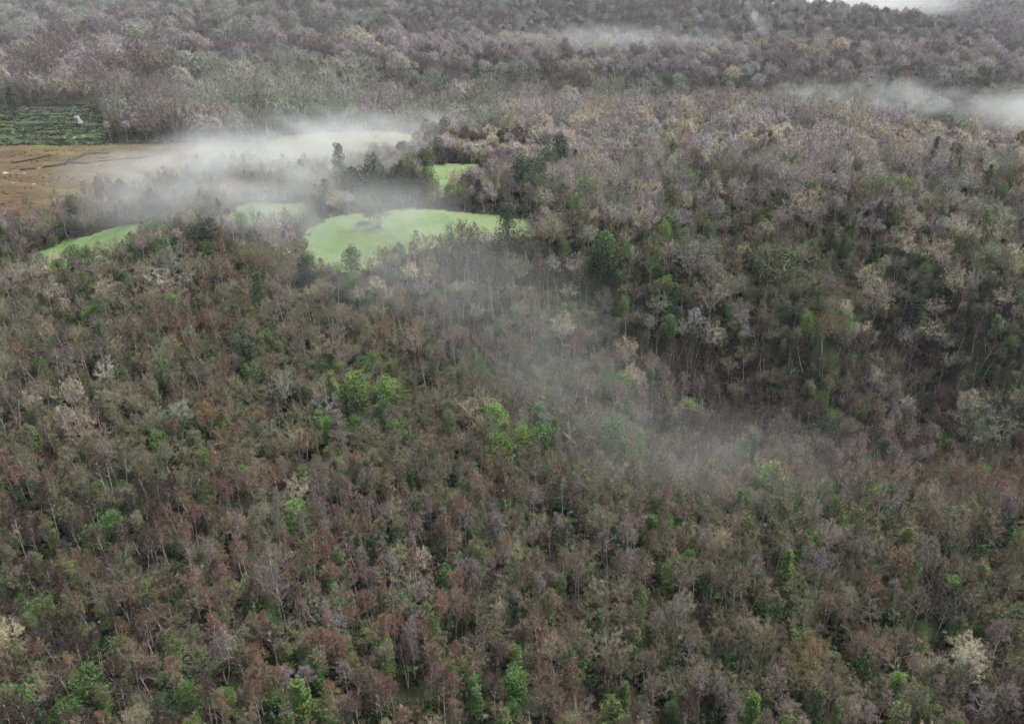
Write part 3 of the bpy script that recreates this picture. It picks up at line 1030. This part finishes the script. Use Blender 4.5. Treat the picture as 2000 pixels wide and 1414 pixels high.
for _, kind, vi, x, y, sc, tint, zs in plan:
    r = PROTO[kind][vi][1] * sc
    if kind in ('broadleaf_tree', 'ivy_clad_tree'):
        r *= 0.85
    if not clash(x, y, r, 0.60 if y < 125 else (0.57 if y < 300 else 0.72 if y < 415 else 0.92)):
        put(kind, vi, x, y, sc, tint, random.uniform(0, 6.28), zs=zs * random.uniform(0.9, 1.12) * (0.85 if 150 < y < 285 and x < 12 else (1.03 if y < 150 and kind == 'birch_tree' else 1.0)), r_eff=r)

T = trees
tz = height([t['x'] for t in T], [t['y'] for t in T])
ppx, ppy = project(np.array([(t['x'], t['y'], z + t['h'] * 0.7) for t, z in zip(T, tz)]))
for t, z, a, b in zip(T, tz, ppx, ppy):
    t['z'], t['px'], t['py'] = float(z), float(a), float(b)
    c = np.array(TINT[t['tint']])
    c = c * random.uniform(0.8, 1.22) * np.array([random.uniform(.95, 1.05), 1.0, random.uniform(.93, 1.07)])
    if t['lm'] and t['tint'] in ('grey', 'lichen', 'straw', 'tan'):
        c = c * 0.66
    t['rgb'] = c
    d = math.sqrt(t['x'] ** 2 + t['y'] ** 2 + (z - CAM_Z) ** 2)
    t['size'] = t['r'] * t['h'] / d ** 2

# ------------------------------------------------------------------ the 300 largest of each kind stand as trees of their own
IVY_TWIG = (0.135, 0.112, 0.080)


def inside(t, m=6):
    return -m < t['px'] < 2000 + m and -m < t['py'] < 1414 + m


single, mass = [], []
for kind in PROTO:
    own = [t for t in T if t['kind'] == kind]
    own.sort(key=lambda t: (t['lm'] is None, not inside(t), -t['size']))
    single += [t for t in own[:300] if inside(t)]
    keep = {id(t) for t in own[:300] if inside(t)}
    mass += [t for t in own if id(t) not in keep]

ZONES = [
    (lambda x, y: y > 1180 and x < 340, 'in the bottom left corner'),
    (lambda x, y: y > 1180 and x < 680, 'at the bottom, centre left'),
    (lambda x, y: y > 1180 and x < 1000, 'at the bottom, left of middle'),
    (lambda x, y: y > 1180 and x < 1330, 'at the bottom, right of middle'),
    (lambda x, y: y > 1180 and x < 1660, 'at the bottom, centre right'),
    (lambda x, y: y > 1180, 'in the bottom right corner'),
    (lambda x, y: y > 960 and x < 340, 'at the lower left edge'),
    (lambda x, y: y > 960 and x < 680, 'in the lower left wood'),
    (lambda x, y: y > 960 and x < 1000, 'below the bright green evergreens'),
    (lambda x, y: y > 960 and x < 1330, 'below the pale domed tree'),
    (lambda x, y: y > 960 and x < 1660, 'on the lower right rise'),
    (lambda x, y: y > 960, 'at the lower right edge'),
    (lambda x, y: y > 740 and x < 400, 'at the left edge'),
    (lambda x, y: y > 740 and x < 850, 'around the bright green cluster'),
    (lambda x, y: y > 740 and x < 1300, 'in the misty valley'),
    (lambda x, y: y > 740 and x < 1650, 'low on the dark slope'),
    (lambda x, y: y > 740, 'in the dark hollow'),
    (lambda x, y: y > 500 and x < 400, 'below the sloping meadow'),
    (lambda x, y: y > 500 and x < 800, 'below the large meadow'),
    (lambda x, y: y > 500 and x < 1150, 'in front of the meadow'),
    (lambda x, y: y > 500 and x < 1550, 'on the brow of the hill'),
    (lambda x, y: y > 500, 'on the upper dark slope'),
    (lambda x, y: y > 280 and x < 420, 'between bog and sloping meadow'),
    (lambda x, y: y > 280 and x < 1050, 'around the misty meadows'),
    (lambda x, y: y > 280 and x < 1500, 'on the left of the hilltop'),
    (lambda x, y: y > 280, 'on the right of the hilltop'),
    (lambda x, y: x < 420, 'in the wood beyond the bog'),
    (lambda x, y: x < 1050, 'beyond the misty pasture'),
    (lambda x, y: True, 'behind the hilltop'),
]
KWORD = {'birch_tree': 'birch', 'broadleaf_tree': 'bare tree', 'bare_bush': 'bare bush', 'ivy_clad_tree': 'ivied tree', 'evergreen_tree': 'evergreen', 'dead_tree': 'dead tree'}
CAT = {'birch_tree': 'birch tree', 'broadleaf_tree': 'tree', 'bare_bush': 'bush', 'ivy_clad_tree': 'tree', 'evergreen_tree': 'evergreen', 'dead_tree': 'dead tree'}
GRP = {'birch_tree': 'birches of the near wood', 'broadleaf_tree': 'bare broadleaf trees of the near wood', 'bare_bush': 'bare bushes of the wood',
       'ivy_clad_tree': 'ivy-clad trees of the wood', 'evergreen_tree': 'evergreens of the wood', 'dead_tree': 'dead trees'}
NUM = ['eleventh', 'twelfth', 'thirteenth', 'fourteenth', 'fifteenth', 'sixteenth', 'seventeenth', 'eighteenth', 'nineteenth', 'twentieth']
ORD = ['leftmost', 'second from left', 'third from left', 'fourth from left', 'fifth from left', 'sixth from left', 'seventh from left', 'eighth from left', 'ninth from left', 'tenth from left'] + [w + ' from left' for w in NUM]
buckets = {}
for t in single:
    if t['lm']:
        t['label'] = t['lm']
        continue
    zn = next(w for fn, w in ZONES if fn(t['px'], t['py']))
    form = PROTO[t['kind']][t['vi']][3]
    lab = '%s %s with %s' % (TWORD[t['tint']], KWORD[t['kind']], form)
    buckets.setdefault((lab, zn), []).append(t)
for (lab, zn), ts in buckets.items():
    ts.sort(key=lambda t: t['px'])
    for i, t in enumerate(ts):
        if len(ts) == 1:
            t['label'] = lab + ' ' + zn
        else:
            o = ORD[i] if i < (len(ts) + 1) // 2 or len(ts) <= 3 and i < 2 else ORD[len(ts) - 1 - i].replace('leftmost', 'rightmost').replace('left', 'right')
            t['label'] = lab + ' ' + zn + ', ' + o

for t in single:
    e = bpy.data.objects.new(t['kind'], None)
    col.objects.link(e)
    e.empty_display_size = 0.5
    e.location = (t['x'], t['y'], t['z'])
    e.rotation_euler = (0, 0, t['rz'])
    e.scale = (t['sc'], t['sc'], t['sc'] * t['zs'])
    e['label'], e['category'], e['group'] = t['label'], CAT[t['kind']], GRP[t['kind']]
    for part, me in PROTO[t['kind']][t['vi']][0].items():
        o = bpy.data.objects.new(part, me)
        col.objects.link(o)
        o.parent = e
        rgb = t['rgb'] if not (t['kind'] == 'ivy_clad_tree' and part == 'crown') else np.array(IVY_TWIG) * 0.9
        o['tint'] = [float(c) for c in rgb] + [1.0]


# ------------------------------------------------------------------ the rest of the wood: one mass of each kind
def scatter(name, label, protos, items):
    """protos: meshes; items: (x, y, z, rz, sx, sz, index, rgb)"""
    pc = bpy.data.collections.new(name + '_forms')
    for i, me in enumerate(protos):
        pc.objects.link(bpy.data.objects.new('form_%02d' % i, me))
    me = bpy.data.meshes.new(name)
    n = len(items)
    me.vertices.add(n)
    me.vertices.foreach_set('co', np.array([t[:3] for t in items], np.float32).ravel())
    for an, ty, dat, fld in (
        ('rot', 'FLOAT_VECTOR', [(0, 0, t[3]) for t in items], 'vector'),
        ('scl', 'FLOAT_VECTOR', [(t[4], t[4], t[5]) for t in items], 'vector'),
        ('form', 'INT', [t[6] for t in items], 'value'),
        ('tint', 'FLOAT_COLOR', [(*t[7], 1) for t in items], 'color'),
    ):
        a = me.attributes.new(an, ty, 'POINT')
        a.data.foreach_set(fld, np.array(dat, np.int32 if ty == 'INT' else np.float32).ravel())
    me.update()
    o = link(name, me, kind='stuff', label=label)
    ng = bpy.data.node_groups.new(name, 'GeometryNodeTree')
    ng.interface.new_socket('Geometry', in_out='INPUT', socket_type='NodeSocketGeometry')
    ng.interface.new_socket('Geometry', in_out='OUTPUT', socket_type='NodeSocketGeometry')
    N, L = ng.nodes, ng.links
    gi, go = N.new('NodeGroupInput'), N.new('NodeGroupOutput')
    mp = N.new('GeometryNodeMeshToPoints')
    ci = N.new('GeometryNodeCollectionInfo')
    ci.inputs['Collection'].default_value = pc
    ci.inputs['Separate Children'].default_value = True
    ci.inputs['Reset Children'].default_value = True
    ip = N.new('GeometryNodeInstanceOnPoints')
    ip.inputs['Pick Instance'].default_value = True
    L.new(gi.outputs[0], mp.inputs['Mesh'])
    L.new(mp.outputs[0], ip.inputs['Points'])
    L.new(ci.outputs[0], ip.inputs['Instance'])
    for an, ty, sock in (('rot', 'FLOAT_VECTOR', 'Rotation'), ('scl', 'FLOAT_VECTOR', 'Scale'), ('form', 'INT', 'Instance Index')):
        na = N.new('GeometryNodeInputNamedAttribute')
        na.data_type = ty
        na.inputs['Name'].default_value = an
        L.new(na.outputs['Attribute'], ip.inputs[sock])
    L.new(ip.outputs[0], go.inputs[0])
    md = o.modifiers.new('scatter', 'NODES')
    md.node_group = ng
    return o


def joined(kind):
    out = []
    for d, *_ in NEAR[kind] + FAR[kind]:
        v, f, idx, mats = [], [], [], []
        for mi, (part, me) in enumerate(d.items()):
            b = len(v)
            v += [tuple(q.co) for q in me.vertices]
            f += [tuple(b + i for i in p.vertices) for p in me.polygons]
            idx += [mi] * len(me.polygons)
            m = me.materials[0]
            if kind == 'ivy_clad_tree' and part == 'crown':
                m = M['ivy_crown']
            mats.append(m)
        out.append(mesh_from(kind, v, f, mats, idx))
    return out


M['ivy_crown'] = ramp_mat('ivy_crown', 0.5, [(0.3, (0.10, 0.08, 0.055)), (0.7, (0.19, 0.16, 0.115))])
MASS = {'birch_tree': ('birch_wood', 'wide birch wood with purplish twigs filling the slopes and ridges'),
        'broadleaf_tree': ('broadleaf_wood', 'bare broadleaf wood with grey and tan crowns over hill and far ridges'),
        'bare_bush': ('bare_scrub', 'bare brown scrub scattered through the farther wood'),
        'ivy_clad_tree': ('ivied_wood', 'ivy-green trees scattered through the farther wood'),
        'evergreen_tree': ('evergreen_wood', 'dark evergreens scattered through the farther wood')}
for kind, (nm, lab) in MASS.items():
    items = [(t['x'], t['y'], t['z'], t['rz'], t['sc'], t['sc'] * t['zs'], t['vi'] + (len(NEAR[kind]) if t['y'] > 260 else 0), t['rgb']) for t in mass if t['kind'] == kind]
    if items:
        scatter(nm, lab, joined(kind), items)

# undergrowth: bramble, fern and moss between the trunks
ug = []
for k in range(5):
    g = Geo()
    for _ in range(5):
        clump(g, np.array([rng.normal() * 0.6, rng.normal() * 0.6, rng.uniform(0.1, 0.7)]), rng.uniform(0.45, 0.8), 26, 0.26, 0.6)
    ug.append(g.mesh('bramble', M['leaf']))
for k in range(3):
    g = Geo()
    for _ in range(46):
        p = np.array([rng.normal() * 0.5, rng.normal() * 0.5, 0.0])
        spray(g, p, np.array([rng.normal() * .4, rng.normal() * .4, 1.0]), 2, 1.2, 0.03, 0.3, 0.4)
    ug.append(g.mesh('brush', M['twig']))
n = 26000
uy = 45 + 300 * rng.random(n) ** 0.75
ux = (rng.random(n) * 2 - 1) * (0.74 * (uy + 40) + 10)
uz = height(ux, uy)
keep = np.ones(n, bool)
for p in FIELDS:
    keep &= ~in_poly(ux, uy, p)
wet = vnoise(ux, uy, 25, 4)
items = []
for i in np.nonzero(keep)[0]:
    leafy = random.random() < 0.25 + 0.6 * wet[i]
    s = random.uniform(0.6, 1.5)
    if leafy:
        c = np.array(TINT[random.choice(['green', 'dark', 'dark', 'olive'])]) * random.uniform(0.4, 0.85)
        items.append((ux[i], uy[i], uz[i], random.uniform(0, 6.28), s, s, random.randrange(5), c))
    else:
        c = np.array(TINT[random.choice(['brown', 'plum', 'russet'])]) * random.uniform(0.5, 0.9)
        items.append((ux[i], uy[i], uz[i], random.uniform(0, 6.28), s, s * 1.3, 5 + random.randrange(3), c))
scatter('undergrowth', 'tangled dark green and brown undergrowth between the trunks', ug, items)

# tussocks of heather, moor grass and rushes on the open bog and heath
ts_ = []
for k in range(4):
    g = Geo()
    spray(g, np.array([0, 0, 0.0]), np.array([0, 0, 1.0]), 34, 0.75, 0.09, 0.75, 0.5)
    ts_.append(g.mesh('tussock', M['twig']))
for k in range(3):
    g = Geo()
    for _ in range(3):
        clump(g, np.array([rng.normal() * 0.4, rng.normal() * 0.4, 0.15]), 0.5, 22, 0.3, 0.5)
    ts_.append(g.mesh('heather', M['leaf']))
items = []
for fi, dens, cols in ((5, 0.16, [((0.16, 0.10, 0.05), 3, 0), ((0.10, 0.06, 0.03), 3, 0), ((0.24, 0.18, 0.09), 2, 0), ((0.09, 0.09, 0.03), 1, 1)]),
                       (6, 0.42, [((0.02, 0.034, 0.016), 4, 1), ((0.04, 0.03, 0.026), 2, 1), ((0.06, 0.10, 0.03), 2, 1), ((0.10, 0.17, 0.04), 1, 1), ((0.12, 0.11, 0.06), 1, 0)]),
                       (4, 0.12, [((0.17, 0.145, 0.08), 3, 0), ((0.12, 0.13, 0.06), 1, 0)]),
                       (0, 0.6, [((0.07, 0.12, 0.036), 3, 0), ((0.10, 0.145, 0.05), 2, 0), ((0.06, 0.10, 0.03), 1, 0)]),
                       (1, 0.6, [((0.07, 0.12, 0.036), 3, 0), ((0.10, 0.145, 0.05), 2, 0), ((0.06, 0.10, 0.03), 1, 0)])):
    p = FIELDS[fi]
    lo_, hi_ = p.min(0), p.max(0)
    n = min(16000, int(np.prod(hi_ - lo_) * dens))
    x_, y_ = lo_[0] + rng.random(n) * (hi_[0] - lo_[0]), lo_[1] + rng.random(n) * (hi_[1] - lo_[1])
    ok = in_poly(x_, y_, p) & (np.abs(x_) < 0.74 * (y_ + 40)) & (vnoise(x_, y_ * 2.2, 9, 7) > (0.42 if fi == 5 else 0.3))
    z_ = height(x_, y_)
    for i in np.nonzero(ok)[0]:
        c, _w, leafy = pick([(q, q[1]) for q in cols])
        s_ = random.uniform(0.5, 1.2) * (1.5 if fi == 6 else 0.35 if fi < 2 else 0.9)
        items.append((x_[i], y_[i], z_[i], random.uniform(0, 6.28), s_, s_ * 0.8, (4 + random.randrange(3)) if leafy else random.randrange(4), np.array(c) * random.uniform(.75, 1.25)))
scatter('rough_grass', 'tussocks of rough grass, rush and heather on the open ground', ts_, items)

# ------------------------------------------------------------------ pale stones
def boulder(name, px, py, wpx, label, flat=0.7, cat='boulder', group=None):
    g = ground(px, py)
    d = math.sqrt(g[0] ** 2 + g[1] ** 2 + (g[2] - CAM_Z) ** 2)
    r = 0.38 * wpx / FPX * d
    v, f = [], []
    nr, ns = 6, 9
    ph = rng.uniform(0, 6, 6)
    for i in range(nr + 1):
        th = math.pi * i / nr
        for k in range(ns):
            a = 2 * math.pi * k / ns
            q = np.array([math.sin(th) * math.cos(a), math.sin(th) * math.sin(a), math.cos(th)])
            b = 1 + 0.22 * math.sin(3 * q[0] + ph[0]) + 0.2 * math.sin(4 * q[1] + ph[1]) + 0.18 * math.sin(5 * q[2] + ph[2]) + rng.normal() * 0.06
            q = q * b * r
            q[2] = q[2] * flat + 0.25 * r * flat
            v.append(tuple(q))
    for i in range(nr):
        for k in range(ns):
            f.append((i * ns + k, i * ns + (k + 1) % ns, (i + 1) * ns + (k + 1) % ns, (i + 1) * ns + k))
    o = link(name, mesh_from(name, v, f, M['stone']), label=label, cat=cat, group=group)
    o.location = g
    o.rotation_euler = (0, 0, random.uniform(0, 6.28))


for px, py, w, lab in [
    (76, 331, 8, 'single white boulder on the brown bog'),
    (46, 341, 9, 'white boulder at the right end of the stony line on the bog'),
    (28, 337, 9, 'flat pale boulder in the stony line on the bog'),
    (10, 339, 10, 'pale boulder of the stony line nearest the left edge'),
    (25, 360, 8, 'white boulder low on the bog near the left edge'),
    (66, 361, 7, 'white boulder low on the bog above the birches'),
    (135, 303, 4, 'tiny pale boulder by the long dark drain'),
    (355, 442, 11, 'white boulder above the two dim evergreens'),
    (352, 451, 8, 'grey boulder under the white one above the dim evergreens'),
    (440, 417, 10, 'leftmost pale boulder below the narrow meadow strip'),
    (453, 421, 8, 'low pale boulder below the narrow meadow strip'),
    (462, 418, 6, 'small round pale boulder below the narrow meadow strip'),
    (508, 424, 8, 'pale boulder in the middle of the misty scrub'),
    (521, 434, 8, 'flat pale boulder in the misty scrub'),
    (541, 440, 7, 'rightmost pale boulder in the misty scrub near the large meadow'),
    (857, 372, 5, 'left of the white stones in the gap to the clearing'),
    (862, 368, 5, 'upper of the white stones in the gap to the clearing'),
    (864, 373, 4, 'smallest of the white stones in the gap to the clearing'),
    (145, 272, 10, 'grey boulder at the foot of the scrubland'),
    (127, 271, 7, 'small grey boulder at the foot of the scrubland'),
    (162, 268, 8, 'third grey boulder along the foot of the scrubland'),
]:
    boulder('boulder', px, py, w, lab, 0.6, group='pale boulders')
boulder('rock_outcrop', 155, 243, 22, 'bright white jagged rock at the wood edge above the bog', 1.1, 'rock')

# ------------------------------------------------------------------ mist
def mist(name, label, c, half, dens, rot=0.0, nscale=2.2, lo=0.35, tilt=0.0, seed=0.0):
    """a bank of drifting mist: ellipsoid of air, thick inside, breaking up to nothing at its skin"""
    v, f = [], []
    nr, ns = 8, 14
    for i in range(nr + 1):
        th = math.pi * i / nr
        for k in range(ns):
            a = 2 * math.pi * k / ns
            v.append((math.sin(th) * math.cos(a), math.sin(th) * math.sin(a), math.cos(th)))
    for i in range(nr):
        for k in range(ns):
            f.append((i * ns + k, (i + 1) * ns + k, (i + 1) * ns + (k + 1) % ns, i * ns + (k + 1) % ns))
    m, n, l = new_mat(name)
    tc = n.new('ShaderNodeTexCoord')
    ln = n.new('ShaderNodeVectorMath')
    ln.operation = 'LENGTH'
    l.new(tc.outputs['Object'], ln.inputs[0])
    fall = n.new('ShaderNodeMapRange')
    fall.interpolation_type = 'SMOOTHERSTEP'
    fall.inputs['From Min'].default_value, fall.inputs['From Max'].default_value = 0.97, 0.15
    l.new(ln.outputs['Value'], fall.inputs['Value'])
    mp = n.new('ShaderNodeMapping')
    k = max(half)
    mp.inputs['Scale'].default_value = (half[0] / k, half[1] / k, half[2] / k * 1.6)
    mp.inputs['Location'].default_value = (seed * 3.1, seed * 1.7, seed)
    l.new(tc.outputs['Object'], mp.inputs['Vector'])
    nz = n.new('ShaderNodeTexNoise')
    nz.inputs['Scale'].default_value, nz.inputs['Detail'].default_value, nz.inputs['Roughness'].default_value = nscale, 4, 0.6
    nz.inputs['Distortion'].default_value = 0.6
    l.new(mp.outputs[0], nz.inputs['Vector'])
    nr_ = n.new('ShaderNodeMapRange')
    nr_.interpolation_type = 'SMOOTHSTEP'
    nr_.inputs['From Min'].default_value, nr_.inputs['From Max'].default_value = lo, 0.72
    l.new(nz.outputs['Fac'], nr_.inputs['Value'])
    mu = n.new('ShaderNodeMath')
    mu.operation = 'MULTIPLY'
    l.new(fall.outputs[0], mu.inputs[0])
    l.new(nr_.outputs[0], mu.inputs[1])
    md = n.new('ShaderNodeMath')
    md.operation = 'MULTIPLY'
    md.inputs[1].default_value = dens
    l.new(mu.outputs[0], md.inputs[0])
    pv = n.new('ShaderNodeVolumePrincipled')
    pv.inputs['Color'].default_value = (0.955, 0.985, 0.945, 1)
    pv.inputs['Anisotropy'].default_value = 0.2
    l.new(md.outputs[0], pv.inputs['Density'])
    out = n.new('ShaderNodeOutputMaterial')
    l.new(pv.outputs[0], out.inputs['Volume'])
    o = link('mist', mesh_from('mist', v, f, m), kind='stuff', label=label)
    o.location = c
    o.scale = half
    o.rotation_euler = (0, tilt, rot)
    return o


def over(px, py, up):
    g = ground(px, py)
    g[2] += up
    return g


mist('mist', 'thick white mist over the scrub beside the bog', over(480, 395, 8), (60, 30, 16), 0.066, R(33), 3.6, 0.36, seed=1)
mist('mist', 'white mist rolling over the pasture', over(610, 335, 8), (62, 38, 16), 0.064, R(28), 4.0, 0.38, seed=2)
mist('mist', 'thin mist at the far end of the pasture', over(800, 285, 6), (34, 24, 10), 0.0360, R(15), 2.6, 0.32, seed=3)
mist('mist', 'thin mist veiling the right part of the bog', over(320, 372, 6), (40, 24, 9), 0.0288, R(25), 2.6, 0.34, seed=4)
mist('mist', 'soft mist sinking over the trees above the sloping meadow', over(400, 440, 7), (44, 24, 13), 0.030, R(25), 2.8, 0.28, seed=15)
mist('mist', 'pale veil across the large meadow', over(650, 465, 6), (46, 24, 12), 0.040, R(10), 2.2, 0.30, seed=5)
mist('mist', 'faint mist hanging over the wood below the meadow', over(800, 600, 10), (40, 40, 16), 0.0080, R(-40), 2.2, 0.24, seed=6)
mist('mist', 'drifting mist down the centre of the wood', over(1010, 720, 11), (30, 36, 17), 0.0085, R(0), 2.2, 0.24, seed=7)
mist('mist', 'thin mist at the lower right of the valley', over(1130, 850, 10), (26, 22, 14), 0.0080, R(0), 2.2, 0.24, seed=8)
mist('mist', 'low mist below the rounded evergreen', over(1280, 980, 10), (26, 16, 12), 0.0100, R(0), 2.2, 0.24, seed=9)
mist('mist', 'faint trailing end of the valley mist over the lower right rise', over(1470, 1010, 9), (26, 15, 11), 0.0075, R(0), 2.2, 0.24, seed=16)
mist('mist', 'thick mist at the right edge behind the hill', np.array([285, 405, 15]), (78, 44, 17), 0.042, R(-10), 2.6, 0.2, seed=10)
mist('mist', 'ragged mist wisps behind the hilltop', np.array([200, 455, 16]), (80, 28, 15), 0.030, R(-6), 3.4, 0.38, seed=11)
mist('mist', 'pale mist lying on the middle ridge', np.array([70, 600, 36]), (120, 44, 16), 0.0095, R(-8), 2.6, 0.30, seed=12)
mist('mist', 'narrow mist plume rising from the far valley', np.array([207, 720, 42]), (7, 9, 27), 0.060, 0, 2.2, 0.30, R(-40), seed=13)
mist('mist', 'white fog bank beyond the farthest ridge', np.array([440, 1180, 46]), (230, 110, 30), 0.0320, 0, 2.2, 0.2, seed=14)

# ------------------------------------------------------------------ haze in the air
bx = [(-1800, -150, -30), (1800, -150, -30), (1800, 2900, -30), (-1800, 2900, -30), (-1800, -150, 110), (1800, -150, 110), (1800, 2900, 110), (-1800, 2900, 110)]
m, n, l = new_mat('haze')
pv = n.new('ShaderNodeVolumePrincipled')
pv.inputs['Color'].default_value = (0.90, 0.91, 1.0, 1)
pv.inputs['Density'].default_value = 0.00010
out = n.new('ShaderNodeOutputMaterial')
l.new(pv.outputs[0], out.inputs['Volume'])
link('haze', mesh_from('haze', bx, [(0, 3, 2, 1), (4, 5, 6, 7), (0, 1, 5, 4), (1, 2, 6, 5), (2, 3, 7, 6), (3, 0, 4, 7)], m), kind='stuff', label='thin grey haze in the winter air')
